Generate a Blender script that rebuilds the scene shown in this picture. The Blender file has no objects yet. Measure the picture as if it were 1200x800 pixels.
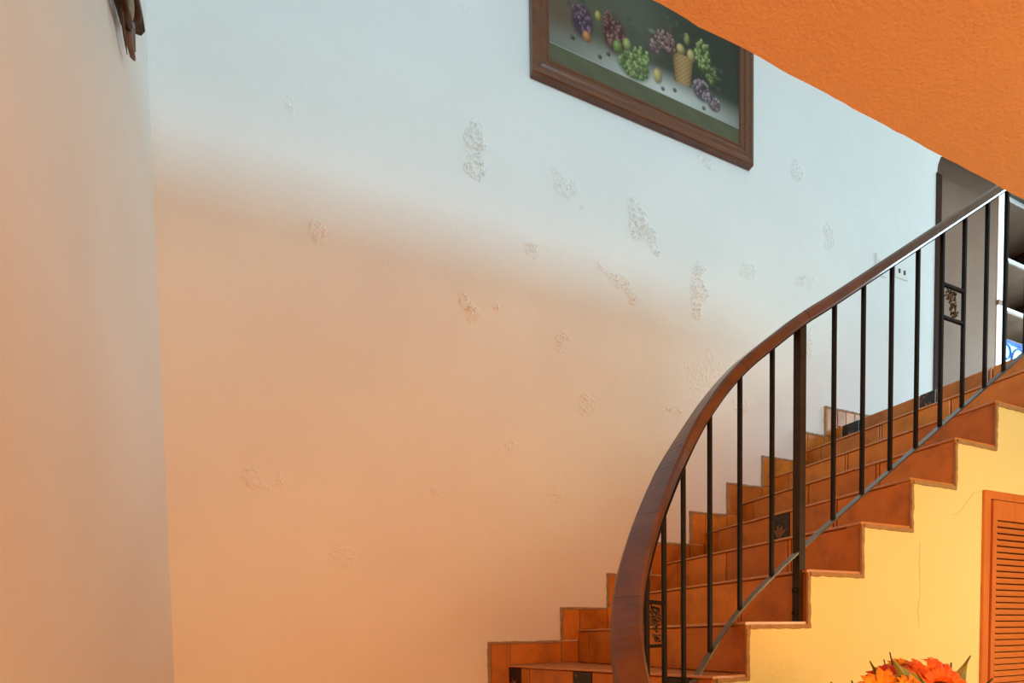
import bpy, bmesh, math, random
from mathutils import Vector, Matrix
from mathutils.noise import noise as pnoise
random.seed(7)
S = bpy.context.scene
COL = S.collection
GZ = 1.409                      # eye height above the ground floor

# ------------------------------------------------------------------ camera
cd = bpy.data.cameras.new('camera'); cam = bpy.data.objects.new('camera', cd); COL.objects.link(cam)
cd.sensor_fit = 'HORIZONTAL'; cd.sensor_width = 36.0; cd.lens = 621.5876 / 1200 * 36
cd.shift_x = 0.0; cd.shift_y = (773.5907 - 400) / 1200
cd.clip_start = 0.02
R = Vector((0.92417974, -0.38159221, -0.01670893)); U = -Vector((-0.0311465, -0.0316897, -0.99901234)); F = Vector((0.38068583, 0.92378739, -0.04117224))
cam.matrix_world = Matrix(((R.x, U.x, -F.x, 0), (R.y, U.y, -F.y, 0), (R.z, U.z, -F.z, GZ), (0, 0, 0, 1)))
S.camera = cam

# ------------------------------------------------------------------ world, exposure
w = bpy.data.worlds.new('world'); S.world = w; w.use_nodes = True
w.node_tree.nodes['Background'].inputs[0].default_value = (0.62, 0.8, 1.0, 1)
w.node_tree.nodes['Background'].inputs[1].default_value = 1.0
S.view_settings.view_transform = 'Standard'; S.view_settings.look = 'None'
S.view_settings.gamma = 1.0; S.view_settings.exposure = 0.0; S.view_settings.use_curve_mapping = False

def area(name, loc, target, sx, sy, power, color, spread=180):
    ld = bpy.data.lights.new(name, 'AREA'); ld.shape = 'RECTANGLE'; ld.size = sx; ld.size_y = sy
    ld.energy = power; ld.color = color; ld.spread = math.radians(spread)
    o = bpy.data.objects.new(name, ld); COL.objects.link(o)
    o.location = Vector(loc) + Vector((0, 0, GZ))
    d = Vector(target) - Vector(loc)
    o.rotation_euler = d.to_track_quat('-Z', 'Y').to_euler()
    return o
# daylight from the upper storey's windows (heights below are measured from the eye)
area('daylight_window', (0.8, -3.2, 3.05), (0.9, 2.3, 2.2), 4.2, 0.75, 182, (0.51, 0.80, 1.0))
area('daylight_landing', (6.3, 1.50, 2.20), (0.0, 2.1, 2.0), 1.3, 1.0, 82, (0.56, 0.84, 1.0))
# warm lamps of the lower room, then an added low fill
area('lamp_light_room', (0.45, -1.45, 0.02), (0.8, 2.3, -0.7), 2.0, 0.9, 62, (1.0, 0.34, 0.088))
area('lamp_light_side', (3.05, -0.15, 0.15), (2.55, 1.27, 0.2), 0.5, 0.5, 13, (0.98, 0.92, 0.50))
area('fill_light_low', (1.8, -1.6, -0.6), (1.6, 0.2, 1.1), 1.2, 1.2, 28, (1.0, 0.66, 0.22))  # added unseen fill, brightens the ceiling from below

# ------------------------------------------------------------------ materials
def nt(name):
    m = bpy.data.materials.new(name); m.use_nodes = True
    t = m.node_tree; b = t.nodes['Principled BSDF']
    return m, t, b
def N(t, kind, **kw):
    n = t.nodes.new(kind)
    for k, v in kw.items(): setattr(n, k, v)
    return n
def ramp(t, fac, stops):
    r = N(t, 'ShaderNodeValToRGB'); e = r.color_ramp.elements
    e[0].position = stops[0][0]; e[0].color = (*stops[0][1], 1)
    e[1].position = stops[-1][0]; e[1].color = (*stops[-1][1], 1)
    for p, c in stops[1:-1]:
        x = e.new(p); x.color = (*c, 1)
    t.links.new(fac, r.inputs[0]); return r.outputs[0]
def noise(t, scale, detail=4, rough=0.55, vec=None, stretch=None):
    n = N(t, 'ShaderNodeTexNoise'); n.inputs['Scale'].default_value = scale
    n.inputs['Detail'].default_value = detail; n.inputs['Roughness'].default_value = rough
    tc = N(t, 'ShaderNodeTexCoord'); src = tc.outputs['Object']
    if stretch:
        mp = N(t, 'ShaderNodeMapping'); mp.inputs['Scale'].default_value = stretch
        t.links.new(src, mp.inputs[0]); src = mp.outputs[0]
    t.links.new(src, n.inputs['Vector'])
    return n.outputs['Fac']
def bump(t, b, fac, strength, dist, prev=None):
    n = N(t, 'ShaderNodeBump'); n.inputs['Strength'].default_value = strength; n.inputs['Distance'].default_value = dist
    t.links.new(fac, n.inputs['Height'])
    if prev: t.links.new(prev, n.inputs['Normal'])
    t.links.new(n.outputs[0], b.inputs['Normal']); return n.outputs[0]
def simple(name, c1, c2=None, rough=0.5, scale=8, metal=0.0, bmp=0.0, bscale=60, stretch=None, coat=0.0, spec=0.5):
    m, t, b = nt(name); c2 = c2 or tuple(x * 0.85 for x in c1)
    f = noise(t, scale, stretch=stretch)
    t.links.new(ramp(t, f, [(0.3, c1), (0.7, c2)]), b.inputs['Base Color'])
    b.inputs['Roughness'].default_value = rough; b.inputs['Metallic'].default_value = metal
    b.inputs['Coat Weight'].default_value = coat; b.inputs['Coat Roughness'].default_value = 0.12
    b.inputs['Specular IOR Level'].default_value = spec
    if bmp: bump(t, b, noise(t, bscale, 5), bmp, 0.004)
    return m
def plaster(name, c1, c2, fine=0.25, spec=0.2):
    m, t, b = nt(name)
    f = noise(t, 1.7, 6, 0.6)
    t.links.new(ramp(t, f, [(0.3, c1), (0.72, c2)]), b.inputs['Base Color'])
    b.inputs['Roughness'].default_value = 0.75; b.inputs['Specular IOR Level'].default_value = spec
    p = bump(t, b, noise(t, 5, 5, 0.55), 0.35, 0.012)
    bump(t, b, noise(t, 130, 3, 0.6), fine, 0.002, p)
    return m
M = {}
M['wall'] = plaster('cream_plaster', (0.80, 0.78, 0.74), (0.76, 0.735, 0.69))
M['stringer'] = plaster('yellow_plaster', (0.78, 0.78, 0.45), (0.74, 0.72, 0.40), 0.35)
M['ceiling'] = plaster('orange_plaster', (0.73, 0.44, 0.27), (0.67, 0.395, 0.235), 0.9)
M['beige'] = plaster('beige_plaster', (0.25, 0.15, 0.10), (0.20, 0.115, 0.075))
def tile_mat():
    m, t, b = nt('terracotta_tile')
    oi = N(t, 'ShaderNodeObjectInfo')
    a = ramp(t, oi.outputs['Random'], [(0.0, (0.45, 0.135, 0.008)), (0.5, (0.55, 0.18, 0.012)), (1.0, (0.64, 0.225, 0.020))])
    f = noise(t, 9, 6, 0.65)
    k = ramp(t, f, [(0.28, (0.50, 0.44, 0.42)), (0.5, (0.92, 0.92, 0.92)), (0.75, (1.2, 1.18, 1.1))])
    mx = N(t, 'ShaderNodeMix', data_type='RGBA', blend_type='MULTIPLY'); mx.inputs[0].default_value = 0.85
    t.links.new(a, mx.inputs[6]); t.links.new(k, mx.inputs[7]); t.links.new(mx.outputs[2], b.inputs['Base Color'])
    b.inputs['Roughness'].default_value = 0.42; b.inputs['Coat Weight'].default_value = 0.18; b.inputs['Coat Roughness'].default_value = 0.2
    bump(t, b, noise(t, 22, 5), 0.3, 0.006)
    return m
M['tile'] = tile_mat()
M['mortar'] = simple('grout', (0.13, 0.065, 0.028), (0.20, 0.11, 0.05), 0.9, 30, bmp=0.6, bscale=90)
M['edge'] = simple('rough_mortar', (0.30, 0.20, 0.10), (0.42, 0.28, 0.15), 0.9, 40, bmp=0.8, bscale=120)
M['body'] = simple('stair_concrete', (0.16, 0.09, 0.05), None, 0.9, 10)
M['tread'] = simple('tread_tile_glaze', (0.56, 0.25, 0.09), (0.48, 0.20, 0.06), 0.4, 12, coat=0.2)
def deco_mat():
    m, t, b = nt('painted_tile')
    tc = N(t, 'ShaderNodeTexCoord')
    v = N(t, 'ShaderNodeTexVoronoi'); v.inputs['Scale'].default_value = 42; t.links.new(tc.outputs['Object'], v.inputs['Vector'])
    n = noise(t, 16, 3)
    mt = N(t, 'ShaderNodeMath', operation='ADD'); t.links.new(v.outputs['Distance'], mt.inputs[0]); t.links.new(n, mt.inputs[1])
    c = ramp(t, mt.outputs[0], [(0.50, (0.22, 0.07, 0.02)), (0.62, (0.03, 0.02, 0.018)), (1.0, (0.012, 0.012, 0.014))])
    t.links.new(c, b.inputs['Base Color']); b.inputs['Roughness'].default_value = 0.22
    return m
M['deco'] = deco_mat()
M['leafpaint'] = simple('leaf_paint', (0.30, 0.11, 0.03), (0.16, 0.07, 0.02), 0.3, 60)
M['rail'] = simple('varnished_wood', (0.130, 0.046, 0.008), (0.065, 0.026, 0.006), 0.5, 14, coat=0.55, bmp=0.25, bscale=40)
M['iron'] = simple('black_iron', (0.010, 0.008, 0.008), (0.012, 0.009, 0.008), 0.5, 20, spec=0.15)
M['castiron'] = simple('cast_grapes', (0.16, 0.11, 0.07), (0.08, 0.055, 0.035), 0.3, 90, metal=0.8)
M['post'] = simple('newel_iron', (0.025, 0.017, 0.012), (0.04, 0.028, 0.02), 0.5, 20, spec=0.2)
M['bar'] = simple('grey_flat_bar', (0.16, 0.14, 0.13), (0.10, 0.085, 0.075), 0.32, 20, metal=0.6)
M['frame'] = simple('walnut_frame', (0.17, 0.050, 0.012), (0.10, 0.028, 0.007), 0.42, 12, stretch=(1, 1, 8), coat=0.2)
M['door'] = simple('pine_door', (0.66, 0.22, 0.06), (0.55, 0.16, 0.04), 0.42, 6, stretch=(6, 6, 1), coat=0.25)
M['doorslat'] = simple('pine_slat', (0.70, 0.26, 0.08), (0.56, 0.17, 0.045), 0.42, 8, stretch=(1, 8, 8), coat=0.25)
M['darkwood'] = simple('dark_wood', (0.05, 0.02, 0.01), None, 0.85, 10, spec=0.1)
M['white'] = simple('white_paint', (0.85, 0.83, 0.78), (0.8, 0.78, 0.73), 0.5, 10)
M['plastic'] = simple('white_plastic', (0.8, 0.77, 0.72), (0.78, 0.75, 0.7), 0.35, 10)
M['slot'] = simple('socket_dark', (0.03, 0.025, 0.02), None, 0.5)
M['shelfback'] = simple('brown_board', (0.34, 0.21, 0.14), (0.22, 0.13, 0.085), 0.7, 5)
M['blue'] = simple('blue_paint', (0.02, 0.07, 0.30), (0.03, 0.10, 0.38), 0.3, 10)
def emit(name, c, s):
    m, t, b = nt(name); b.inputs['Base Color'].default_value = (*c, 1)
    b.inputs['Emission Color'].default_value = (*c, 1); b.inputs['Emission Strength'].default_value = s
    return m
M['pane'] = emit('daylit_pane', (0.88, 0.95, 1.0), 1.1)
M['paneblue'] = emit('daylit_pale_blue_pane', (0.40, 0.85, 1.0), 1.1)
M['bronze'] = simple('dark_bronze', (0.05, 0.022, 0.010), (0.09, 0.04, 0.018), 0.35, 20, metal=0.5)
M['gold'] = simple('old_gold', (0.30, 0.22, 0.10), (0.16, 0.12, 0.05), 0.4, 25, metal=0.4)
M['horn'] = simple('brown_horn', (0.22, 0.13, 0.09), (0.12, 0.07, 0.05), 0.45, 25)
M['leaf'] = simple('green_leaf', (0.13, 0.16, 0.03), (0.20, 0.22, 0.06), 0.45, 25)
M['darkleaf'] = simple('dark_leaf', (0.025, 0.05, 0.015), (0.05, 0.07, 0.02), 0.5, 25)
M['pet_orange'] = simple('orange_petal', (0.70, 0.09, 0.01), (0.80, 0.17, 0.015), 0.6, 30)
M['pet_red'] = simple('red_petal', (0.45, 0.02, 0.006), (0.60, 0.045, 0.01), 0.6, 30)
M['pet_yellow'] = simple('yellow_petal', (0.80, 0.38, 0.02), (0.75, 0.28, 0.015), 0.6, 30)
M['seed'] = simple('flower_centre', (0.05, 0.02, 0.01), (0.10, 0.04, 0.01), 0.8, 90, bmp=0.8, bscale=250)
M['ceramic'] = simple('cream_ceramic', (0.6, 0.5, 0.38), None, 0.3)
M['tablewood'] = simple('table_wood', (0.22, 0.09, 0.03), (0.15, 0.06, 0.02), 0.4, 8, stretch=(1, 8, 1))
M['floortile'] = simple('floor_terracotta', (0.36, 0.13, 0.05), (0.28, 0.09, 0.03), 0.45, 4)

# ------------------------------------------------------------------ mesh helpers
class MB:
    def __init__(s): s.v = []; s.f = []
    def add(s, vs, fs):
        n = len(s.v); s.v += [tuple(v) for v in vs]; s.f += [tuple(i + n for i in f) for f in fs]; return s
    def box(s, x0, x1, y0, y1, z0, z1):
        vs = [(x, y, z) for x in (x0, x1) for y in (y0, y1) for z in (z0, z1)]
        return s.add(vs, [(0,1,3,2),(4,6,7,5),(0,4,5,1),(2,3,7,6),(0,2,6,4),(1,5,7,3)])
    def prism(s, poly, z0, z1):                    # poly in XY
        n = len(poly)
        vs = [(x, y, z0) for x, y in poly] + [(x, y, z1) for x, y in poly]
        fs = [tuple(range(n))[::-1], tuple(range(n, 2*n))] + [(i, (i+1) % n, n+(i+1) % n, n+i) for i in range(n)]
        return s.add(vs, fs)
    def wallprism(s, poly, y0, y1):                # poly in XZ
        n = len(poly)
        vs = [(x, y0, z) for x, z in poly] + [(x, y1, z) for x, z in poly]
        fs = [tuple(range(n)), tuple(range(n, 2*n))[::-1]] + [(i, n+i, n+(i+1) % n, (i+1) % n) for i in range(n)]
        return s.add(vs, fs)
    def slab(s, o, a, b, n, t, c=0.003):
        """chamfered plate: corner o, edge vectors a and b, outward normal n, thickness t"""
        o, a, b, n = Vector(o), Vector(a), Vector(b), Vector(n).normalized()
        ua, ub = a.normalized() * c, b.normalized() * c
        base = [o, o + a, o + a + b, o + b]
        mid = [p + n * (t - c) for p in base]
        top = [o + ua + ub + n*t, o + a - ua + ub + n*t, o + a + b - ua - ub + n*t, o + b + ua - ub + n*t]
        vs = base + mid + top
        fs = [(3,2,1,0), (8,9,10,11)]
        for i in range(4):
            j = (i+1) % 4
            fs += [(i, j, 4+j, 4+i), (4+i, 4+j, 8+j, 8+i)]
        return s.add(vs, fs)
    def tube(s, pts, r, n=8, caps=True):
        pts = [Vector(p) for p in pts]; m = len(pts)
        rs = r if isinstance(r, (list, tuple)) else [r] * m
        vs = []; prev = None
        for i, p in enumerate(pts):
            d = (pts[min(i+1, m-1)] - pts[max(i-1, 0)]).normalized()
            if prev is None: x = d.orthogonal().normalized()
            else: x = (prev - d * prev.dot(d)).normalized()
            prev = x; y = d.cross(x)
            vs += [p + (x*math.cos(2*math.pi*k/n) + y*math.sin(2*math.pi*k/n)) * rs[i] for k in range(n)]
        fs = [(i*n+k, i*n+(k+1) % n, (i+1)*n+(k+1) % n, (i+1)*n+k) for i in range(m-1) for k in range(n)]
        if caps: fs += [tuple(range(n))[::-1], tuple(range((m-1)*n, m*n))]
        return s.add(vs, fs)
    def sphere(s, c, r, seg=8, ring=5, sc=(1, 1, 1)):
        c = Vector(c); vs = [c + Vector((0, 0, r*sc[2]))]
        for i in range(1, ring):
            t = math.pi*i/ring
            vs += [c + Vector((r*sc[0]*math.sin(t)*math.cos(2*math.pi*k/seg), r*sc[1]*math.sin(t)*math.sin(2*math.pi*k/seg), r*sc[2]*math.cos(t))) for k in range(seg)]
        vs.append(c - Vector((0, 0, r*sc[2])))
        fs = [(0, 1+k, 1+(k+1) % seg) for k in range(seg)]
        for i in range(ring-2):
            fs += [(1+i*seg+k, 1+(i+1)*seg+k, 1+(i+1)*seg+(k+1) % seg, 1+i*seg+(k+1) % seg) for k in range(seg)]
        L = len(vs)-1; b = 1+(ring-2)*seg
        fs += [(L, b+(k+1) % seg, b+k) for k in range(seg)]
        return s.add(vs, fs)
    def lathe(s, c, prof, n=20):                   # prof = [(r, z)], around vertical axis at c
        c = Vector(c)
        vs = [c + Vector((r*math.cos(2*math.pi*k/n), r*math.sin(2*math.pi*k/n), z)) for r, z in prof for k in range(n)]
        m = len(prof)
        fs = [(i*n+k, i*n+(k+1) % n, (i+1)*n+(k+1) % n, (i+1)*n+k) for i in range(m-1) for k in range(n)]
        fs += [tuple(range(n))[::-1], tuple(range((m-1)*n, m*n))]
        return s.add(vs, fs)
    def sweep(s, frames, prof, close=True):        # frames = [(p, side, up)], prof = [(a, b)]
        n = len(prof); vs = []
        for p, a, b in frames: vs += [p + a*x + b*y for x, y in prof]
        m = len(frames)
        fs = [(i*n+k, i*n+(k+1) % n, (i+1)*n+(k+1) % n, (i+1)*n+k) for i in range(m-1) for k in range(n)]
        fs += [tuple(range(n))[::-1], tuple(range((m-1)*n, m*n))]
        return s.add(vs, fs)
    def build(s, name, mat, parent=None, smooth=False, label=None, kind=None):
        base = Vector(parent['_at']) if parent is not None else Vector((0, 0, 0))
        me = bpy.data.meshes.new(name)
        me.from_pydata([tuple(Vector(v) - base) for v in s.v], [], s.f)
        bm = bmesh.new(); bm.from_mesh(me); bmesh.ops.recalc_face_normals(bm, faces=bm.faces); bm.to_mesh(me); bm.free()
        me.materials.append(mat)
        if smooth: me.shade_smooth()
        o = bpy.data.objects.new(name, me); COL.objects.link(o)
        o['_at'] = tuple(base)
        if parent is not None: o.parent = parent
        if label: o['label'] = label
        if kind: o['kind'] = kind
        return o
def thing(name, label, cat, at, group=None):
    o = bpy.data.objects.new(name, None); COL.objects.link(o); o.location = at; o['_at'] = tuple(at)
    o.empty_display_size = 0.1
    o['label'] = label; o['category'] = cat
    if group: o['group'] = group
    return o
def struct(name, mb, mat, smooth=False): return mb.build(name, mat, None, smooth, kind='structure')

# ------------------------------------------------------------------ dimensions (z measured from the eye)
YW, YS, XL = 2.345, 1.27, -0.42              # back wall, stringer plane, left wall
LAND = 1.291
XN = {1: 1.335, 2: 1.605, 3: 1.870, 4: 2.140, 5: 2.403, 6: 2.668, 7: 2.930, 8: 3.190}
H = {0: -0.125, 1: 0.040, 2: 0.215}
for k in range(3, 9): H[k] = -0.149 + 0.18*k
for k in range(1, 7): H[-k] = -0.125 - 0.1835*k
NOSE = {k: ((XN[k], YW), (XN[k], YS)) for k in XN}
NOSE[0] = ((0.950, YW), (1.200, YS))
NOSE[-1] = ((0.46, YW), (1.06, 1.345)); NOSE[-2] = ((-0.10, YW), (0.93, 1.275)); NOSE[-3] = ((XL+0.002, 1.75), (0.79, 1.18))
NOSE[-4] = ((XL+0.002, 1.25), (0.69, 1.03)); NOSE[-5] = ((XL+0.002, 0.80), (0.635, 0.875)); NOSE[-6] = ((XL+0.002, 0.40), (0.65, 0.72))
FL = -GZ
CH = 1.10                                     # lower ceiling
CE = 0.792                                    # edge of the ceiling opening
TOP = 3.80                                    # upper ceiling
XR, YF = 6.6, -3.4

# ------------------------------------------------------------------ large structure
struct('floor', MB().box(XL-0.1, XR, YF, YS, FL-0.1, FL), M['floortile'])
struct('floor_landing', MB().box(XN[8]+0.02, XR, CE, 2.9, LAND-0.19, LAND-0.012), M['floortile'])
# lower ceiling, with a slightly ragged edge along the stair opening
def ceil():
    mb = MB(); n = 260; xs = [XL-0.1 + (XR-XL+0.1)*i/n for i in range(n+1)]
    e = [CE + 0.0025*pnoise(Vector((x*9, 1, 2))) + 0.0035*max(0, pnoise(Vector((x*26, 4, 2)))) for x in xs]
    poly = list(zip(xs, e)) + [(XR, YF), (XL-0.1, YF)]
    return mb.prism(poly, CH, LAND-0.012)
struct('ceiling', ceil(), M['ceiling'])
struct('ceiling_upper', MB().box(XL-0.1, XR, YF, 3.4, TOP, TOP+0.1), M['wall'])
struct('wall_left', MB().box(XL-0.12, XL, YF, YW+0.12, FL, TOP), M['wall'])
struct('wall_front', MB().box(XL-0.1, XR, YF-0.1, YF, FL, TOP), M['wall'])
struct('wall_right', MB().box(XR, XR+0.1, YF, 3.4, FL, TOP), M['wall'])
# unseen wall added along the opening to cut off the upper daylight
struct('wall_daylight_block', MB().box(XL, 2.10, CE-0.10, CE-0.02, LAND-0.012, 2.14), M['wall'])
# back wall with an arched opening at its right end
def back():
    pts = [(XL, FL), (4.166, FL), (4.166, 3.125)]
    for a in range(0, 91, 10):
        t = math.radians(a); pts.append((4.166 + 0.62*(1-math.cos(t)), 3.125 + 0.34*math.sin(t)))
    pts += [(XR, 3.465), (XR, TOP), (XL, TOP)]
    return MB().wallprism(pts, YW, YW+0.10)
wb = struct('wall_back', back(), M['wall'])
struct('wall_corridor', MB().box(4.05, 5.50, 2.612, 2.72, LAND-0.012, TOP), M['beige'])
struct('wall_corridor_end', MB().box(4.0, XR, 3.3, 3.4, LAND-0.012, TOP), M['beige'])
struct('trim_1', MB().box(4.158, 4.215, YW-0.006, YW+0.105, LAND-0.012, 3.125), M['darkwood'])

# plaster flakes and trowel marks standing proud of the back wall
def patch(x0, x1, z0, z1, seed, amp=0.0045, y=YW, lean=0.0):
    step = 0.0048
    nx = max(4, int((x1-x0)/step)); nz = max(4, int((z1-z0)/step)); mb = MB(); vs = []
    for j in range(nz+1):
        for i in range(nx+1):
            u, v = i/nx*2-1, j/nz*2-1
            x = x0 + (x1-x0)*i/nx; z = z0 + (z1-z0)*j/nz
            edge = 1 - (u - lean*v)**2*1.1 - v*v
            m = edge + 0.9*pnoise(Vector((x*14+seed, z*14, seed*3.1))) - 0.18
            wx = pnoise(Vector((x*30, z*30, seed)))*0.035; wz = pnoise(Vector((x*30, z*30, seed+9)))*0.035
            rg = 1 - abs(pnoise(Vector(((x+wx)*52+seed*7, (z+wz)*34, 0.3))))*4.5
            rg2 = 1 - abs(pnoise(Vector(((x+wz)*95+seed*5, (z+wx)*70, 3.3))))*4.0
            h = amp*(max(0, rg)*0.75 + 0.45*max(0, rg2)) * min(1.0, 0.35+m*1.2)
            if m <= 0: h = -0.002
            elif m < 0.12: h = h*m/0.12 - 0.0006
            vs.append((x, y - h - 0.0002, z))
    fs = []
    for j in range(nz):
        for i in range(nx):
            q = (j*(nx+1)+i, j*(nx+1)+i+1, (j+1)*(nx+1)+i+1, (j+1)*(nx+1)+i)
            if max(-vs[k][1] for k in q) > -y + 0.0001: fs.append(q)
    if fs: mb.add(vs, fs)
    return mb
PATCH = [(.764,.887,2.036,2.348,1,.2),(1.207,1.393,2.10,2.25,.7,-.6),(1.628,1.838,1.98,2.235,1,-.5),(1.054,1.177,1.786,1.888,.8,0),(1.463,1.66,1.76,1.885,.7,-.8),(1.60,1.735,1.69,1.81,1,0),
 (.74,.846,1.42,1.574,1,-.4),(.903,.936,1.505,1.566,.9,0),(2.04,2.169,1.72,2.065,1,.1),(1.196,1.302,1.377,1.49,.55,.3),(2.391,2.519,1.996,2.14,.6,.2),(2.757,2.94,2.655,2.813,.6,.1),
 (.113,.185,1.603,1.725,.6,-.1),(1.338,1.454,1.102,1.231,.5,0),(.934,1.01,.881,.95,.4,0),(1.152,1.253,.66,.775,.5,0),(-.188,-.06,.598,.692,.8,-.4),(-.05,.0,.60,.70,.5,-.3),(2.817,3.034,2.065,2.164,.6,.4),
 (3.058,3.196,2.333,2.55,.5,0),(.571,.639,.633,.688,.5,0),(2.083,2.206,2.537,2.62,.6,-.3),(2.322,2.482,1.246,1.365,.5,0),(1.877,1.991,1.177,1.25,.5,0),(.754,.873,2.76,2.82,.5,0),(.03,.08,2.07,2.17,.5,-.5),(2.926,3.0,1.677,1.865,.5,.2),
 (.12,.30,.28,.42,.4,0),(2.0,2.3,1.25,1.6,.35,.2)]
for k, (x0, x1, z0, z1, a, ln) in enumerate(PATCH):
    mb = patch(x0, x1, z0, z1, k*1.7+0.4, 0.0105*a, lean=ln)
    if mb.f: mb.build('plaster_patch', M['wall'], wb, smooth=False)

# plaster wall under the stairs (closed zigzag), with door opening left solid behind the door
DX0, DX1, DTOP = 2.592, 3.36, 0.562
prof = []
for k in range(8, 0, -1):
    hi = H[k]-0.010
    prof += [(XN[k], hi), (XN[k], H[k-1]-0.010)]
poly = [(XR, FL), (XR, H[8]-0.010)] + prof + [(1.205, H[0]-0.010), (1.205, FL)]
ws = struct('wall_stringer', MB().wallprism(poly, YS, YS+0.06), M['stringer'])
for (x0, x1, z0, z1, sd) in [(1.40, 1.60, -.19, -.06, 5.3), (1.63, 1.70, .13, .20, 9.1)]:
    mb = patch(x0, x1, z0, z1, sd, 0.0025, y=YS)
    if mb.f: mb.build('plaster_patch', M['stringer'], ws)

# hairline cracks in the yellow plaster
for pts in ([(2.585, .565), (2.52, .545), (2.47, .50), (2.41, .455), (2.38, .45)], [(2.19, .34), (2.186, .25), (2.192, .16), (2.184, .07), (2.19, .0)]):
    pp = []
    for (a_, b_), (c2_, d2_) in zip(pts[:-1], pts[1:]):
        for t_ in (0, .25, .5, .75): pp.append((a_+(c2_-a_)*t_ + random.uniform(-.003, .003), YS-0.0002, b_+(d2_-b_)*t_ + random.uniform(-.003, .003)))
    MB().tube(pp, 0.0005, 4).build('plaster_crack', M['edge'], ws)

# ------------------------------------------------------------------ staircase
st = thing('staircase', 'winding staircase of glazed terracotta tiles climbing right along the plaster wall', 'staircase', (1.9, 1.8, FL))
def lerp(a, b, t): return (a[0]+(b[0]-a[0])*t, a[1]+(b[1]-a[1])*t)
for k in range(-6, 8):
    a, b = NOSE[k]; c, d = NOSE[k+1]
    off = 0.012
    poly = [a, b, d, c]
    if k == -3: poly = [a, b, d, c, (XL+0.002, YW-0.002)]
    poly = [(p[0], min(p[1], YW-0.002)) for p in poly]
    if k >= 0: poly = [(p[0], min(p[1], YW-0.002)) if p[1] > 2 else (p[0], max(p[1], YS+0.062)) for p in poly]
    MB().prism(poly, FL, H[k]-0.0105).build('step_core', M['mortar'], st)
def pt(k, s):                                   # s measured from the wall end of riser k, in metres
    a, b = Vector(NOSE[k][0]), Vector(NOSE[k][1]); return a + (b-a).normalized()*s
def tread(k, cuts):
    a, b = Vector(NOSE[k][0]), Vector(NOSE[k][1]); c, d = Vector(NOSE[k+1][0]), Vector(NOSE[k+1][1])
    L = (b-a).length; n = Vector((-(b-a).y, (b-a).x)).normalized()
    if n.x > 0: n = -n
    cuts = [0.0] + cuts + [1.0]
    for i in range(len(cuts)-1):
        s0, s1 = cuts[i] + (0.002 if i else 0), cuts[i+1] - (0.002 if i < len(cuts)-2 else 0)
        p0, p1 = a.lerp(b, s0) + n*0.0125, a.lerp(b, s1) + n*0.0125
        q1, q0 = c.lerp(d, s1) - n*0.001, c.lerp(d, s0) - n*0.001
        z = H[k] + random.uniform(-0.0008, 0.0008)
        # rounded nose: rows from the underside round to the top
        rows = [(0.003, -0.010), (0.0, -0.008), (0.0, -0.004), (0.004, 0.0)]
        vs = []
        for back_, dz in rows:
            for p in (p0, p1): vs.append((p.x - n.x*back_, p.y - n.y*back_, z+dz))
        m = len(vs)
        vs += [(q0.x, q0.y, z), (q1.x, q1.y, z), (q0.x, q0.y, z-0.010), (q1.x, q1.y, z-0.010)]
        fs = [(2*j, 2*j+1, 2*j+3, 2*j+2) for j in range(3)] + [(m-2, m-1, m+1, m), (m, m+1, m+3, m+2), (0, 1, m+3, m+2),
              (0, 2, 4, 6, m, m+2), (1, 3, 5, 7, m+1, m+3)]
        MB().add(vs, fs).build('tread_tile', M['tread'], st)
for k in range(-6, 8):
    tread(k, [0.31, 0.63] if k % 2 else [0.36, 0.70])
# risers: (start, end, kind) along the riser from the wall
LAY = {0: [(0, .103, 'd'), (.107, .166, 't'), (.171, .457, 't'), (.463, .567, 'd'), (.572, .845, 't'), (.850, .920, 't'), (.925, 1.030, 'd'), (1.036, 1.098, 't')],
       4: [(.0, .103, 't'), (.107, .444, 't'), (.449, .552, 'd'), (.557, .766, 't'), (.770, .782, 't'), (.786, 1.075, 't')],
       8: [(0, .045, 't'), (.048, .152, 'd'), (.157, .484, 't'), (.488, .564, 'd'), (.569, .793, 't'), (.797, .808, 't'), (.813, 1.075, 't')]}
STD_A = [(0, .100, 't'), (.104, .440, 't'), (.445, .770, 't'), (.774, .786, 't'), (.790, 1.075, 't')]
STD_B = [(0, .100, 't'), (.104, .438, 't'), (.442, .453, 't'), (.458, .772, 't'), (.777, 1.075, 't')]
LAY.update({1: [(0, .099, 't'), (.103, .436, 't'), (.441, .769, 't'), (.774, 1.075, 't')], 2: STD_A, 3: STD_A, 5: STD_A, 6: STD_B, 7: STD_B})
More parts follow.
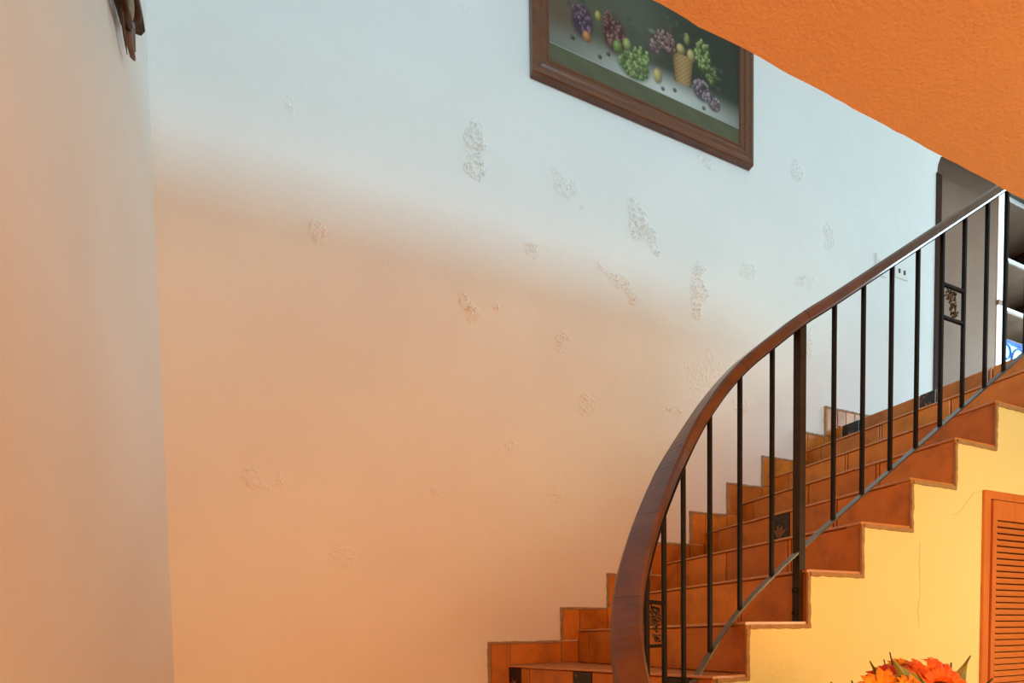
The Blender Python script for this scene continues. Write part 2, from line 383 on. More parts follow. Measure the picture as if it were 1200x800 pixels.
def riser(k, lay):
    a, b = Vector(NOSE[k][0]), Vector(NOSE[k][1]); d = (b-a).normalized()
    n = Vector((-d.y, d.x));  n = -n if n.x > 0 else n
    z0, z1 = H[k-1]+0.002, H[k]-0.0125
    for s0, s1, kind in lay:
        p = a + d*s0; jz = random.uniform(-0.001, 0.001)
        t = 0.008 + random.uniform(-0.0012, 0.0012)
        e = d*(s1-s0)
        mb = MB().slab((p.x, p.y, z0), (e.x, e.y, 0), (0, 0, z1-z0+jz), (n.x, n.y, 0), t, 0.0022)
        o = mb.build('decorated_tile' if kind == 'd' else 'riser_tile', M['deco'] if kind == 'd' else M['tile'], st,
                     label='dark tile painted with a brown leaf motif' if kind == 'd' else None)
        if kind == 'd' and s1-s0 > 0.07:
            # painted leaf: a flat print a hair proud of the glaze
            lf = MB(); c0 = p + d*((s1-s0)*0.5) + n*(t+0.0006); zc = (z0+z1)/2
            def L2(u, v): return (c0.x + d.x*u, c0.y + d.y*u, zc + v)
            for ang in (-55, -15, 25, 70):
                an = math.radians(ang); dx, dz = math.sin(an), math.cos(an)
                r = 0.040; w_ = 0.009
                lf.add([L2(-.004, -.03), L2(dx*r*.5 + dz*w_, dz*r*.5 - dx*w_ - .006), L2(dx*r, dz*r - .004), L2(dx*r*.5 - dz*w_, dz*r*.5 + dx*w_ - .006)], [(0, 1, 2, 3)])
            lf.add([L2(-.006, -.055), L2(-.002, -.055), L2(-.001, -.02), L2(-.006, -.02)], [(0, 1, 2, 3)])
            lf.build('painted_leaf', M['leafpaint'], o)
for k in range(-5, 9): riser(k, LAY.get(k, STD_A if k % 2 else STD_B) if k >= 0 else [(0, .3, 't'), (.305, .62, 't'), (.625, (Vector(NOSE[k][0])-Vector(NOSE[k][1])).length, 't')])
# skirting tiles on the back wall
SK, SO = 0.111, 0.107
def sk(x0, x1, z0, z1):
    MB().slab((x0, YW-0.0005, z0), (x1-x0, 0, 0), (0, 0, z1-z0), (0, -1, 0), 0.011, 0.0025).build('skirting_tile', M['tile'], st)
border = []
for k in range(0, 9):
    x = XN[k] if k else 0.950
    lo = (H[k-1]+SK) if k else -0.6
    vx0 = x-SO+0.013
    sk(vx0, x-0.003, lo+0.004, H[k]+SK-0.012)
    if k < 8:
        xn = XN[k+1]
        sk(x+0.003, xn-SO-0.004, H[k]+0.002, H[k]+SK-0.012)
        sk(xn-SO+0.002, xn-0.012, H[k]+0.002, H[k]+SK-0.003)
        border += [(x-SO, H[k]+SK), (xn-SO, H[k]+SK)]
    else:
        for s0, s1 in ((0.003, .075), (.08, .155), (.16, .45), (.455, .72), (.725, .975)): sk(x+s0, x+s1, H[k]+0.002, H[k]+SK-0.012)
        border += [(x-SO, H[k]+SK), (4.158, H[k]+SK)]
border = [(0.950-SO, -0.6)] + border
def strip(path, y, w_, t, inner, seed):
    """ragged mortar strip following a zigzag path in the XZ plane; inner = side offset sign"""
    mb = MB()
    for i in range(len(path)-1):
        (x0, z0), (x1, z1) = path[i], path[i+1]
        L = math.hypot(x1-x0, z1-z0); n = max(2, int(L/0.012)); ux, uz = (x1-x0)/L, (z1-z0)/L; nx_, nz_ = uz*inner, -ux*inner
        vs = []; fs = []
        for j in range(n+1):
            s = L*j/n
            px, pz = x0+ux*s, z0+uz*s
            jt = 0.0030*pnoise(Vector((px*45+seed, pz*45, 1.3)))
            h = t*(1+0.5*pnoise(Vector((px*60, pz*60, seed))))
            a_ = (px - nx_*(0.001+jt), pz - nz_*(0.001+jt)); b_ = (px + nx_*w_, pz + nz_*w_)
            e0 = (px - ux*0, pz)
            vs += [(a_[0], y+0.001, a_[1]), (a_[0]+nx_*.002, y-h, a_[1]+nz_*.002), (b_[0]-nx_*.001, y-h*0.9, b_[1]-nz_*.001), (b_[0], y+0.001, b_[1])]
        for j in range(n):
            for q in range(3): fs.append((4*j+q, 4*j+q+1, 4*j+q+5, 4*j+q+4))
        fs += [(0, 1, 2, 3), (4*n, 4*n+1, 4*n+2, 4*n+3)]
        mb.add(vs, fs)
    return mb
strip(border, YW, 0.012, 0.012, 1, 2.1).build('mortar_border', M['edge'], st, label='ragged grey brown mortar line along the stepped tile skirting')
path = [(1.205, H[0]-0.022)]
for k in range(1, 9): path += [(XN[k]+0.002, H[k-1]-0.022), (XN[k]+0.002, H[k]-0.022)]
path += [(4.2, H[8]-0.022)]
path2 = [(x, z) for x, z in path]
strip(path2, YS, 0.014, 0.006, -1, 5.7).build('tile_edge', M['edge'], st, label='rough mortar edge between stair tiles and yellow plaster')

# ------------------------------------------------------------------ stair railing
RL = thing('stair_railing', 'curved black iron stair railing with a varnished wooden handrail', 'railing', (1.59, 1.30, FL))
YB = 1.30
TOPX = [(2.93, None), (2.774, None), (2.641, None), (2.491, None), (2.351, None), (2.205, None), (2.057, None), (1.905, None), (1.757, None)]
slope = (1.722-1.127)/(2.641-1.757)
def rail_h(x): return 1.127 + slope*(x-1.757)
def bot_h(x): return 0.401 + 0.660*(x-1.757) + 0.0
BAL = [(x, YB, rail_h(x), rail_h(x)-0.729) for x, _ in TOPX]
CUR = [(1.479, 1.31, 0.933, 0.195), (1.352, 1.322, 0.830, 0.084), (1.238, 1.333, 0.702, -0.052), (1.130, 1.330, 0.550, -0.205), (1.020, 1.285, 0.400, -0.365), (0.903, 1.212, 0.240, -0.530),
       (0.795, 1.120, 0.075, -0.700), (0.715, 1.005, -0.10, -0.870), (0.680, 0.870, -0.27, -1.040), (0.700, 0.735, -0.43, -1.200)]
ctrl = [(3.45, YB, rail_h(3.45)), (2.9, YB, rail_h(2.9)), (2.2, YB, rail_h(2.2)), (1.757, YB, rail_h(1.757)), (1.60, YB+0.002, 1.024)] + [c[:3] for c in CUR] + [(0.76, 0.62, -0.55)]
def catmull(P, n=8):
    P = [Vector(p) for p in P]; P = [P[0]*2-P[1]] + P + [P[-1]*2-P[-2]]; out = []
    for i in range(1, len(P)-2):
        for j in range(n):
            t = j/n; a, b, c, d = P[i-1], P[i], P[i+1], P[i+2]
            out.append(0.5*((2*b) + (c-a)*t + (2*a-5*b+4*c-d)*t*t + (3*b-a-3*c+d)*t**3))
    out.append(P[-2]); return out
HP = catmull(ctrl)
def frames(pts):
    fr = []
    for i, p in enumerate(pts):
        d = (pts[min(i+1, len(pts)-1)] - pts[max(i-1, 0)])
        hd = Vector((d.x, d.y, 0)).normalized(); side = Vector((-hd.y, hd.x, 0))
        d.normalize(); up = side.cross(d);  up = -up if up.z < 0 else up
        fr.append((p, side, up))
    return fr
RW, RH, c_ = 0.041, 0.037, 0.006
RPROF = [(-RW+c_, 0), (RW-c_, 0), (RW, c_), (RW, RH-c_*1.2), (RW-c_*1.2, RH), (-RW+c_*1.2, RH), (-RW, RH-c_*1.2), (-RW, c_)]
fr = frames(HP)
# the rail is glued up from lengths: cut where joints show
def near(px): return min(range(len(HP)), key=lambda i: (HP[i]-Vector(px)).length)
cutsI = [0, near((1.60, YB, 1.024)), near(ctrl[6]), near(ctrl[8]), near(ctrl[9])+4, near(ctrl[11]), near(ctrl[13]), len(HP)-1]
for a, b in zip(cutsI[:-1], cutsI[1:]):
    seg = []
    for p, s_, u in fr[a:b+1]:
        g = max(0.0, min(1.0, (1.22-p.x)/0.15)) if p.y > 0.95 else 1.0       # the curved lengths sit a little outside the balusters
        low = max(0.0, min(1.0, (0.30-p.z)/0.25))
        seg.append((p - s_*0.012*g, s_*(0.90+0.02*low), u))
    d0 = (seg[1][0]-seg[0][0]).normalized()*0.0007; d1 = (seg[-1][0]-seg[-2][0]).normalized()*0.0007
    seg[0] = (seg[0][0]+d0, seg[0][1], seg[0][2]); seg[-1] = (seg[-1][0]-d1, seg[-1][1], seg[-1][2])
    MB().sweep(seg, RPROF).build('handrail_section', M['rail'], RL)
# thin steel strip under the handrail
MB().sweep([(p - u*0.004, s, u) for p, s, u in fr], [(-.024, 0), (.026, 0), (.026, .0045), (-.024, .0045)]).build('steel_strip', M['iron'], RL)
# lower flat bar
bctrl = [(3.45, YB, rail_h(3.45)-0.729), (2.2, YB, rail_h(2.2)-0.729), (1.757, YB, 0.398), (1.60, YB, 0.290)] + [(c[0], c[1], c[3]) for c in CUR] + [(0.76, 0.62, -1.31)]
BP = catmull(bctrl, 6)
MB().sweep(frames(BP), [(-.013, -.006), (.013, -.006), (.013, 0), (-.013, 0)]).build('lower_flat_bar', M['bar'], RL)
bs = 0.0056
for (x, y, t, b) in BAL + CUR:
    MB().box(x-bs, x+bs, y-bs, y+bs, b-0.002, t+0.001).build('baluster', M['iron'], RL)
po = MB().box(1.579, 1.606, YB-0.0135, YB+0.0135, H[1], 1.030).build('newel_post', M['post'], RL)
for z in (H[1]+0.032, H[1]+0.108):
    MB().sphere((1.572, YB-0.001, z), 0.010, 8, 6, (0.8, 1, 1)).build('bolt', M['iron'], RL)
# grape ornaments between two balusters
def grapes(p0, p1, z0, z1, seed):
    p0, p1 = Vector((*p0, 0)), Vector((*p1, 0)); d = (p1-p0).normalized(); s = Vector((-d.y, d.x, 0))
    for z in (z0, z1):
        mb = MB(); a = 0.005
        fr_ = [(p0 + Vector((0, 0, z)), s, Vector((0, 0, 1))), (p1 + Vector((0, 0, z)), s, Vector((0, 0, 1)))]
        mb.sweep(fr_, [(-a, -a), (a, -a), (a, a), (-a, a)]).build('ornament_crossbar', M['iron'], RL)
    rnd = random.Random(seed); mb = MB()
    c = (p0+p1)/2; hh = z1-z0
    for i in range(64):
        v = rnd.random()**1.2; wd = 0.024*(1-v*0.75)
        u = rnd.uniform(-wd, wd) - 0.012 + v*0.026
        q = c + d*u + s*rnd.uniform(-0.009, 0.009) + Vector((0, 0, z1 - 0.020 - v*(hh-0.034)))
        mb.sphere(q, 0.0046, 6, 4)
    o = mb.build('grape_cluster', M['castiron'], RL, smooth=True)
    st_ = [c + d*(-.040) + Vector((0, 0, z1-0.004)), c + d*(-.030) + Vector((0, 0, z1-0.018)), c + d*(-.012) + Vector((0, 0, z1-0.022)), c + d*(.004) + Vector((0, 0, z1-0.014)), c + d*(.002) + Vector((0, 0, z1-.026))]
    MB().tube(st_, 0.0022, 5).build('curled_stem', M['iron'], o)
    lf = MB()
    for (u, v) in ((-.016, .018), (.014, .02)):
        q = c + d*u + Vector((0, 0, z1-v)); lf.sphere(q, 0.010, 6, 4, (1, .5, .7))
    lf.build('vine_leaf', M['iron'], o)
grapes((2.351, YB), (2.491, YB), 1.213, 1.336, 3)
grapes((0.903, 1.212), (1.020, 1.285), -0.028, 0.096, 8)

# ------------------------------------------------------------------ louvred door under the stairs
D = thing('louvered_door', 'orange-brown louvered wooden closet door under the stairs', 'door', (2.95, YS, FL))
D['kind'] = 'structure'
del D['category']
D.name = 'door_1'
y1 = YS
fx0, fx1 = 2.582, 3.34
fw = 0.040
MB().box(fx0, fx0+fw, y1-0.010, y1, FL, DTOP+0.002).build('door_frame_jamb', M['door'], D)
MB().box(fx1-fw, fx1, y1-0.010, y1, FL, DTOP+0.002).build('door_frame_jamb', M['door'], D)
MB().box(fx0+fw, fx1-fw, y1-0.010, y1, DTOP-0.030, DTOP+0.002).build('door_frame_head', M['door'], D)
MB().box(fx0+fw, fx1-fw, y1-0.004, y1+0.002, FL, DTOP-0.030).build('door_gap_shade', M['darkwood'], D)  # dark sheet standing in for the shade in the slat gaps
lx0, lx1 = fx0+fw+0.006, fx1-fw-0.006
lt = DTOP-0.036
sw = 0.028
MB().box(lx0, lx0+sw, y1-0.016, y1-0.004, FL+0.01, lt).build('door_stile', M['door'], D)
MB().box(lx1-sw, lx1, y1-0.016, y1-0.004, FL+0.01, lt).build('door_stile', M['door'], D)
MB().box(lx0+sw, lx1-sw, y1-0.016, y1-0.004, 0.449, lt).build('door_top_rail', M['door'], D)
MB().box(lx0+sw, lx1-sw, y1-0.016, y1-0.004, FL+0.01, FL+0.12).build('door_bottom_rail', M['door'], D)
z = 0.449 - 0.0255
sme = None
while z > FL+0.12:
    if sme is None:
        z0_ = z
        o = MB().add([(lx0+sw, y1-0.019, z), (lx1-sw, y1-0.019, z), (lx0+sw, y1-0.015, z-0.001), (lx1-sw, y1-0.015, z-0.001),
                  (lx0+sw, y1-0.0045, z+0.0195), (lx1-sw, y1-0.0045, z+0.0195), (lx0+sw, y1-0.010, z+0.0200), (lx1-sw, y1-0.010, z+0.0200), ],
                 [(0, 1, 3, 2), (2, 3, 5, 4), (4, 5, 7, 6), (6, 7, 1, 0), (0, 2, 4, 6), (1, 7, 5, 3)]).build('louver_slat', M['doorslat'], D)
        sme = o
    else:
        o = sme.copy(); COL.objects.link(o); o.parent = D; o.location = (0, 0, z - z0_)
    z -= 0.0255

# ------------------------------------------------------------------ framed painting
P = thing('framed_painting', 'large dark still life of grapes and fruit in a walnut frame', 'painting', (1.78, YW, 2.615))
ox0, ox1, oz0, oz1 = 1.106, 2.462, 2.615, 3.58
def mould(x0, x1, z0, z1, prof):
    """frame moulding: prof = [(inset, depth)] swept round the rectangle with mitres, one piece per side"""
    cs = [((x0, z0), (1, 1)), ((x1, z0), (-1, 1)), ((x1, z1), (-1, -1)), ((x0, z1), (1, -1))]
    out = []
    for i in range(4):
        (a, ia), (b, ib) = cs[i], cs[(i+1) % 4]
        mb = MB(); vs = []
        for (c, ii) in ((a, ia), (b, ib)): vs += [(c[0]+ii[0]*s, YW-0.002-dp, c[1]+ii[1]*s) for s, dp in prof]
        n = len(prof)
        fs = [(k, (k+1) % n, n+(k+1) % n, n+k) for k in range(n)] + [tuple(range(n)), tuple(range(n, 2*n))]
        out.append(mb.add(vs, fs))
    return out
PR = [(0, 0), (0, .030), (.004, .036), (.018, .038), (.024, .032), (.040, .030), (.050, .034), (.058, .034), (.064, .026), (.078, .024), (.083, .028), (.090, .028), (.095, .020), (.095, 0)]
for mb in mould(ox0, ox1, oz0, oz1, PR): mb.build('frame_moulding', M['frame'], P)
# the canvas: pigment stored per vertex, painted by the routine below
def smooth(e0, e1, x):
    t = min(1, max(0, (x-e0)/(e1-e0))); return t*t*(3-2*t)
cx0, cx1, cz0, cz1 = ox0+.09, ox1-.09, oz0+.09, oz1-.09
def mix(a, b, t): return tuple(a[i]*(1-t)+b[i]*t for i in range(3))
BLOBS = []
rnd = random.Random(4)
def cluster(cx, cz, rx, rz, n, r, c1, c2):
    BLOBS.append((cx, cz-.01, rx*1.35, rz*1.35, tuple(v*.35 for v in c1), 2))
    for _ in range(int(n*1.5)):
        a = rnd.uniform(0, 6.28); q = math.sqrt(rnd.random())
        BLOBS.append((cx+math.cos(a)*q*rx, cz+math.sin(a)*q*rz, r*rnd.uniform(.8, 1.1), r, mix(c1, c2, rnd.random()), 1))
cluster(1.378, 2.965, .055, .07, 26, .013, (.10, .05, .10), (.28, .17, .26))
cluster(1.56, 2.975, .06, .08, 34, .013, (.16, .04, .04), (.36, .17, .15))
cluster(1.53, 3.02, .03, .04, 10, .012, (.16, .04, .04), (.32, .14, .12))
BLOBS += [(1.404, 2.895, .030, .032, (.62, .24, .06), 1), (1.467, 3.016, .022, .030, (.50, .40, .10), 1), (1.579, 2.917, .034, .038, (.20, .34, .06), 1), (1.634, 2.95, .030, .036, (.42, .46, .16), 1)]
BLOBS += [(1.706, 3.06, .04, .022, (.07, .10, .05), 0), (1.80, 3.074, .045, .014, (.20, .22, .12), 0), (1.66, 3.02, .03, .04, (.05, .07, .04), 0)]
cluster(1.675, 2.865, .085, .055, 60, .015, (.13, .22, .06), (.40, .50, .20))
cluster(1.72, 2.93, .045, .04, 20, .014, (.16, .24, .06), (.42, .52, .22))
cluster(1.87, 3.06, .075, .045, 34, .013, (.16, .07, .07), (.48, .30, .28))
cluster(1.80, 3.01, .03, .03, 8, .013, (.25, .12, .14), (.5, .35, .38))
cluster(2.115, 3.085, .05, .075, 36, .013, (.14, .20, .05), (.42, .50, .20))
cluster(2.17, 3.01, .035, .05, 16, .012, (.12, .18, .05), (.34, .44, .16))
BLOBS += [(1.968, 3.057, .034, .032, (.60, .48, .18), 1), (2.035, 3.05, .032, .038, (.62, .50, .20), 1), (2.007, 3.123, .024, .036, (.36, .40, .12), 1), (1.82, 2.868, .034, .046, (.58, .46, .14), 1)]
cluster(2.11, 2.905, .055, .045, 28, .013, (.13, .08, .12), (.52, .42, .48))
cluster(2.19, 2.87, .04, .035, 16, .012, (.13, .08, .12), (.48, .38, .44))
for x_, z_ in ((1.475, 2.830), (1.524, 2.862), (1.324, 2.86), (1.852, 2.818), (1.928, 2.838), (2.12, 2.815)): BLOBS.append((x_, z_, .015, .013, (.07, .03, .03), 1))
for (a_, b_, n_) in ((1.30, 3.07, 6), (1.60, 3.08, 6), (1.93, 3.14, 8), (2.22, 3.0, 6), (1.75, 3.0, 5)):
    for _ in range(n_): BLOBS.append((a_+rnd.uniform(-.08, .08), b_+rnd.uniform(-.06, .06), rnd.uniform(.012, .03), rnd.uniform(.008, .02), (rnd.uniform(.04, .10), rnd.uniform(.05, .10), .04), 0))
def pigment(x, z):
    u = (x-cx0)/(cx1-cx0); v = z-cz0
    bg = mix((.085, .078, .048), (.030, .034, .020), smooth(.1, .8, u)); bg = mix(bg, (.15, .075, .040), .6*smooth(.30, 0, u)*smooth(.5, .2, v))
    bg = mix(bg, (.11, .115, .08), .5*math.exp(-((u-.42)/.16)**2 - ((v-.42)/.16)**2))
    c = bg
    top = mix((.12, .12, .09), (.50, .49, .43), math.exp(-((u-.58)/.36)**2))
    t = smooth(.235, .10, v); c = mix(c, top, t)
    if v < .085: c = mix((.11, .105, .055), (.085, .08, .04), .5+.5*math.sin(x*31+z*70)*.4)
    elif v < .090: c = mix((.2, .21, .18), (.42, .44, .40), math.exp(-((u-.5)/.5)**2))
    # basket
    bu = (x-1.980)/(.055+.25*(z-2.90)*.5)
    if 2.885 < z < 3.035 and abs(bu) < 1:
        sh = (1-bu*bu)**.5; wv = .75+.25*math.sin(x*260)*math.sin(z*300)
        c = tuple(q*sh*wv for q in (.46, .27, .10))
    for bx, bz, rx, rz, col, ball in BLOBS:
        dx, dz = (x-bx)/rx, (z-bz)/rz; q = dx*dx+dz*dz
        if q < 1:
            if ball == 2: c = mix(c, col, .85*smooth(1, .3, q))
            elif ball:
                s = .30 + .62*max(0, 1-((dx+.3)**2+(dz-.35)**2)); hl = .20*max(0, 1-((dx+.25)**2+(dz-.3)**2)*7)
                c = mix(c, tuple(min(1, k_*s*.9+hl*.4) for k_ in (col[0]*1.08, col[1], col[2]*.85)), smooth(1.0, .35, q)*.85)
            else: c = mix(c, col, .8*(1-q)+.1)
    return c
def canvas():
    nx, nz = 330, 215
    vs = [(cx0+(cx1-cx0)*i/nx, YW-0.022, cz0+(cz1-cz0)*j/nz) for j in range(nz+1) for i in range(nx+1)]
    fs = [(j*(nx+1)+i, j*(nx+1)+i+1, (j+1)*(nx+1)+i+1, (j+1)*(nx+1)+i) for j in range(nz) for i in range(nx)]
    m, t, b = nt('oil_paint'); a = N(t, 'ShaderNodeVertexColor'); a.layer_name = 'pigment'
    t.links.new(a.outputs[0], b.inputs['Base Color']); b.inputs['Roughness'].default_value = 0.6; b.inputs['Specular IOR Level'].default_value = 0.25
    bump(t, b, noise(t, 160, 3), 0.2, 0.001)
    o = MB().add(vs, fs).build('canvas', m, P)
    at = o.data.color_attributes.new('pigment', 'FLOAT_COLOR', 'POINT')
    buf = []
    for x, _, z in vs: buf += [*pigment(x, z), 1.0]
    at.data.foreach_set('color', buf)
canvas()

# ------------------------------------------------------------------ hook ornament high on the left wall
def PXYZ(y, z, x=-0.39): return Vector((x, y, z))
O = thing('wall_ornament', 'dark bronze scroll ornament hanging high on the left wall', 'ornament', (XL, 1.95, 1.71))
def loft(pts, r0, mat, name, parent, x=-0.39, flat=0.55):
    mb = MB(); mb.tube([PXYZ(y, z, x) for y, z in pts], r0, 8)
    return mb.build(name, mat, parent, smooth=True)
body = loft([(1.70, 1.80+.24), (1.78, 1.90), (1.86, 1.80), (1.905, 1.80), (1.95, 1.845)], [.018, .020, .018, .016, .012], M['bronze'], 'scroll_arm', O)
loft([(1.84, 2.10), (1.93, 1.99), (2.00, 1.93), (2.03, 1.925), (2.02, 1.945)], [.012, .018, .024, .024, .010], M['bronze'], 'scroll_arm', O)
MB().sphere(PXYZ(1.905, 1.865, -.380), .046, 14, 8, (.22, .62, 1.0)).build('oval_medallion', M['gold'], O, smooth=True)
MB().sphere(PXYZ(1.845, 1.94, -.380), .046, 14, 8, (.22, .62, 1.1)).build('oval_medallion', M['gold'], O, smooth=True)
loft([(1.845, 1.80), (1.858, 1.755), (1.875, 1.73), (1.898, 1.705)], [.005, .004, .003, .001], M['bronze'], 'hanging_spike', O)
loft([(1.93, 1.83), (1.925, 1.795), (1.94, 1.77), (1.965, 1.765), (1.985, 1.775)], [.013, .012, .010, .008, .003], M['horn'], 'hanging_tail', O)
loft([(1.955, 1.85), (1.965, 1.825), (1.975, 1.815), (2.0, 1.815)], [.012, .009, .007, .002], M['horn'], 'hanging_tail', O)
MB().box(XL-0.002, XL+0.006, 1.84, 1.98, 1.86, 2.14).build('back_plate', M['bronze'], O)
MB().tube([(XL, 1.93, 1.90), (-.395, 1.93, 1.90)], .008, 8).build('bracket', M['bronze'], O)

# ------------------------------------------------------------------ switch plate and outlet on the back wall
def plate(name, label, cat, x0, x1, z0, z1, sockets):
    o = thing(name, label, cat, ((x0+x1)/2, YW, z0))
    MB().slab((x0, YW, z0), (x1-x0, 0, 0), (0, 0, z1-z0), (0, -1, 0), 0.007, 0.003).build('cover_plate', M['plastic'], o)
    for (a, b, w2, h2) in sockets:
        MB().box(a-w2, a+w2, YW-0.0105, YW-0.006, b-h2, b+h2).build('socket' if cat == 'outlet' else 'toggle', M['slot'] if cat == 'outlet' else M['plastic'], o)
plate('outlet_plate', 'double wall outlet plate just right of the light switch', 'outlet', 3.735, 3.865, 2.335, 2.46, [(3.772, 2.378, .007, .013), (3.825, 2.378, .007, .013)])
plate('switch_plate', 'white wall switch plate half hidden behind the handrail', 'switch', 3.545, 3.648, 2.305, 2.44, [(3.58, 2.37, .012, .03), (3.615, 2.37, .012, .03)])

# ------------------------------------------------------------------ upper landing: window slit, shelves, blue grille
wv = thing('window_1', 'x', 'x', (5.54, 2.62, LAND-0.012)); del wv['label']; del wv['category']; wv['kind'] = 'structure'
MB().box(5.456, 5.566, 2.60, 2.61, LAND, 2.68).build('window_pane', M['pane'], wv)
MB().box(5.456, 5.566, 2.60, 2.61, 2.72, TOP).build('window_pane', M['pane'], wv)
MB().box(5.454, 5.570, 2.595, 2.62, 2.68, 2.72).build('window_bar', M['shelfback'], wv)
B = thing('shelf_unit', 'brown shelf unit with white-edged shelves at the top landing', 'shelf', (6.0, 2.75, 2.40))
MB().box(5.59, 6.45, 2.98, 3.0, 2.44, 3.62).build('back_panel', M['shelfback'], B)
for zz_ in (3.57, 3.08, 2.68):
    sh = MB().box(5.59, 6.45, 2.61, 2.98, zz_-0.03, zz_).build('shelf_board', M['shelfback'], B)
    MB().box(5.575, 6.45, 2.598, 2.61, zz_-0.020, zz_+0.002).build('shelf_edging', M['white'], sh)
MB().box(5.575, 5.59, 2.60, 3.0, 2.425, 3.62).build('side_panel', M['darkwood'], B)
MB().box(6.45, 6.465, 2.60, 3.0, 2.425, 3.62).build('side_panel', M['darkwood'], B)
MB().box(5.59, 6.45, 2.61, 2.98, 2.425, 2.44).build('shelf_board', M['shelfback'], B)
for x_ in (5.583, 6.457): MB().box(x_-.008, x_+.008, 2.96, 3.0, LAND-0.012, 2.425).build('post', M['darkwood'], B)
w2 = thing('window_2', 'x', 'x', (6.0, 2.70, LAND-0.012)); del w2['label']; del w2['category']; w2['kind'] = 'structure'
MB().box(5.575, 6.5, 2.616, 2.622, LAND, 2.415).build('window_pane', M['paneblue'], w2)
MB().box(5.570, 6.5, 2.598, 2.615, 2.400, 2.424).build('blue_frame', M['blue'], w2)
MB().tube([(5.60+0.062*math.cos(a*.3142), 2.606, 2.335+0.062*math.sin(a*.3142)) for a in range(21)], .008, 6).build('iron_scroll', M['blue'], w2)
MB().tube([(5.80+0.125*math.cos(a*.3142), 2.606, 2.262+0.125*math.sin(a*.3142)) for a in range(21)], .008, 6).build('iron_scroll', M['blue'], w2)

# ------------------------------------------------------------------ flowers on a side table (only the flower heads reach the picture)
TX, TY, TZ = 1.22, 0.70, -0.62
T = thing('round_side_table', 'round wooden side table under the flowers', 'table', (TX, TY, FL))
MB().lathe((TX, TY, 0), [(.0, TZ-.03), (.25, TZ-.03), (.26, TZ-.02), (.26, TZ-.006), (.25, TZ), (.0, TZ)], 28).build('table_top', M['tablewood'], T, smooth=False)
MB().lathe((TX, TY, 0), [(.0, TZ-.03), (.03, TZ-.03), (.022, TZ-.3), (.035, FL+.1), (.03, FL+.05), (0.0, FL+.05)], 14).build('pedestal', M['tablewood'], T)
for a in (0, 2.09, 4.19):
    MB().tube([(TX+.02*math.cos(a), TY+.02*math.sin(a), FL+.08), (TX+.12*math.cos(a), TY+.12*math.sin(a), FL+.06), (TX+.2*math.cos(a), TY+.2*math.sin(a), FL+.014)], .014, 6).build('leg', M['tablewood'], T)
BQ = thing('flower_arrangement', 'vase of orange, red and yellow daisies and sunflowers by the louvered door', 'flowers', (TX, TY, TZ))
MB().lathe((TX, TY, 0), [(.0, TZ), (.05, TZ), (.075, TZ+.06), (.085, TZ+.14), (.06, TZ+.24), (.045, TZ+.28), (.055, TZ+.31), (.0, TZ+.31)], 20).build('vase', M['ceramic'], BQ, smooth=True)
def flower(c, r, tilt, mat, np_, seed, rows=2, cr=0.32):
    rnd = random.Random(seed); c = Vector(c); n = Vector(tilt).normalized(); a = n.orthogonal().normalized(); b = n.cross(a)
    pm = MB()
    for row in range(rows):
        for k in range(np_):
            t = 2*math.pi*(k + .5*row)/np_ + rnd.uniform(-.08, .08); L = r*(1-.16*row)*rnd.uniform(.9, 1.08); d = a*math.cos(t)+b*math.sin(t); s = n.cross(d)
            w_ = r*0.155*rnd.uniform(.85, 1.2)*(14/np_)**.6; rise = rnd.uniform(-.1, .22)
            q0 = c + d*r*.18; q1 = c + d*L*.45 + n*r*(.16+.10*row); q2 = c + d*L*.78 + n*r*(.12+rise*.7+.08*row); q3 = c + d*L + n*r*(rise*.9)
            pm.add([q0-s*w_*.4, q0+s*w_*.4, q1-s*w_, q1+n*r*.03, q1+s*w_, q2-s*w_*.9, q2+n*r*.04, q2+s*w_*.9, q3],
                   [(0, 1, 4, 3), (0, 3, 2), (2, 3, 6, 5), (3, 4, 7, 6), (5, 6, 8), (6, 7, 8)])
    o = pm.build('flower_head', mat, BQ)
    ce = MB(); ce.sphere(c + n*r*.14, r*cr, 10, 6, (1, 1, .75)); ce.build('flower_centre', M['seed'], o, smooth=True)
    base = Vector((TX, TY, TZ+.27))
    MB().tube([c - n*r*.05, c.lerp(base, .35) - Vector((0, 0, .0)), base], .0035, 5).build('stem', M['darkleaf'], o)
q = 0.70/0.85
def at(x, zz_, y=0.70): return Vector((x*y/0.85, y, zz_*y/0.85))
flower(at(1.549, -.150, .64), .060, (-.45, -.95, .30), M['pet_orange'], 17, 1, cr=.30)
flower(at(1.325, -.150, .66), .050, (-.6, -.9, .35), M['pet_yellow'], 16, 2)
flower(at(1.405, -.100, .74), .042, (-.35, -.6, .75), M['pet_yellow'], 16, 3)
flower(at(1.478, -.112, .71), .042, (-.2, -.75, .6), M['pet_orange'], 15, 4)
flower(at(1.545, -.098, .75), .040, (.1, -.6, .8), M['pet_orange'], 14, 5)
flower(at(1.342, -.120, .73), .042, (-.7, -.5, .6), M['pet_red'], 14, 6)
flower(at(1.595, -.118, .73), .038, (.4, -.7, .6), M['pet_red'], 14, 7)
flower(at(1.428, -.152, .63), .036, (-.3, -1, .2), M['pet_yellow'], 15, 8)
flower(at(1.260, -.170, .70), .040, (-.9, -.5, .3), M['pet_red'], 14, 9)
flower(at(1.66, -.175, .70), .042, (.5, -.8, .3), M['pet_orange'], 14, 10)
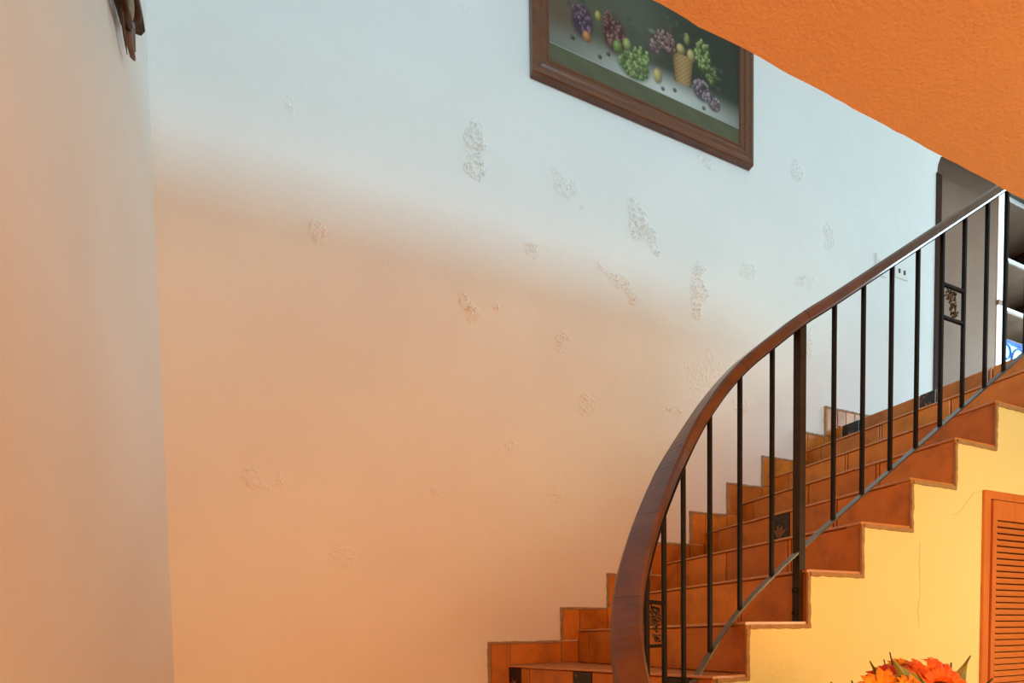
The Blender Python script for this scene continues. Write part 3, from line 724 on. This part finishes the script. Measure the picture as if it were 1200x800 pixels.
def blade(p0, p1, w_, mat, bend=0.01, name='leaf'):
    p0, p1 = Vector(p0), Vector(p1); d = (p1-p0); s = d.cross(Vector((-.42, -.9, 0))).normalized(); o_ = Vector((-.42, -.9, 0)).normalized()
    vs = []; K = 8
    for i in range(K+1):
        t = i/K; c = p0.lerp(p1, t) + o_*bend*math.sin(t*3.14); ww = 2.0*w_*(math.sin(math.pi*(t*.86+.14))**.8)*(1-t**4) if i < K else 0.0003
        vs += [c - s*ww, c + o_*0.004, c + s*ww]
    fs = []
    for i in range(K): fs += [(3*i, 3*i+1, 3*i+4, 3*i+3), (3*i+1, 3*i+2, 3*i+5, 3*i+4)]
    MB().add(vs, fs).build(name, mat, BQ)
ce_ = Vector((TX, TY, -.24))
blade((1.20, .66, -.20), at(1.355, -.062, .64), .016, M['leaf'])
blade((1.16, .70, -.20), at(1.279, -.068, .70), .010, M['leaf'])
blade((1.13, .69, -.20), at(1.258, -.105, .68), .012, M['leaf'])
blade((1.30, .70, -.22), at(1.685, -.066, .70), .013, M['leaf'], -.01)
blade((1.30, .71, -.20), at(1.600, -.082, .71), .010, M['leaf'])
blade((1.24, .66, -.22), at(1.455, -.100, .60), .007, M['leaf'])
blade((1.17, .72, -.20), at(1.352, -.048, .76), .002, M['darkleaf'])
blade((1.16, .72, -.20), at(1.330, -.066, .76), .002, M['darkleaf'])
blade((1.32, .70, -.25), at(1.79, -.132, .70), .016, M['darkleaf'], -.01)
blade((1.10, .70, -.26), at(1.145, -.112, .70), .014, M['darkleaf'])
blade((1.10, .70, -.26), at(1.215, -.112, .72), .012, M['darkleaf'])
for k in range(14):
    a = rnd.uniform(0, 6.28); r = rnd.uniform(.06, .14)
    blade((TX, TY, -.30), (TX+math.cos(a)*r, TY+math.sin(a)*r*.6, rnd.uniform(-.19, -.135)), .018, M['darkleaf'], .02, 'foliage')

# ------------------------------------------------------------------ raise everything so the floor is at z = 0
for o in list(COL.objects):
    if o.type in ('CAMERA', 'LIGHT'): continue
    if o.parent is None: o.location.z += GZ
for o in list(COL.objects):
    if '_at' in o: del o['_at']
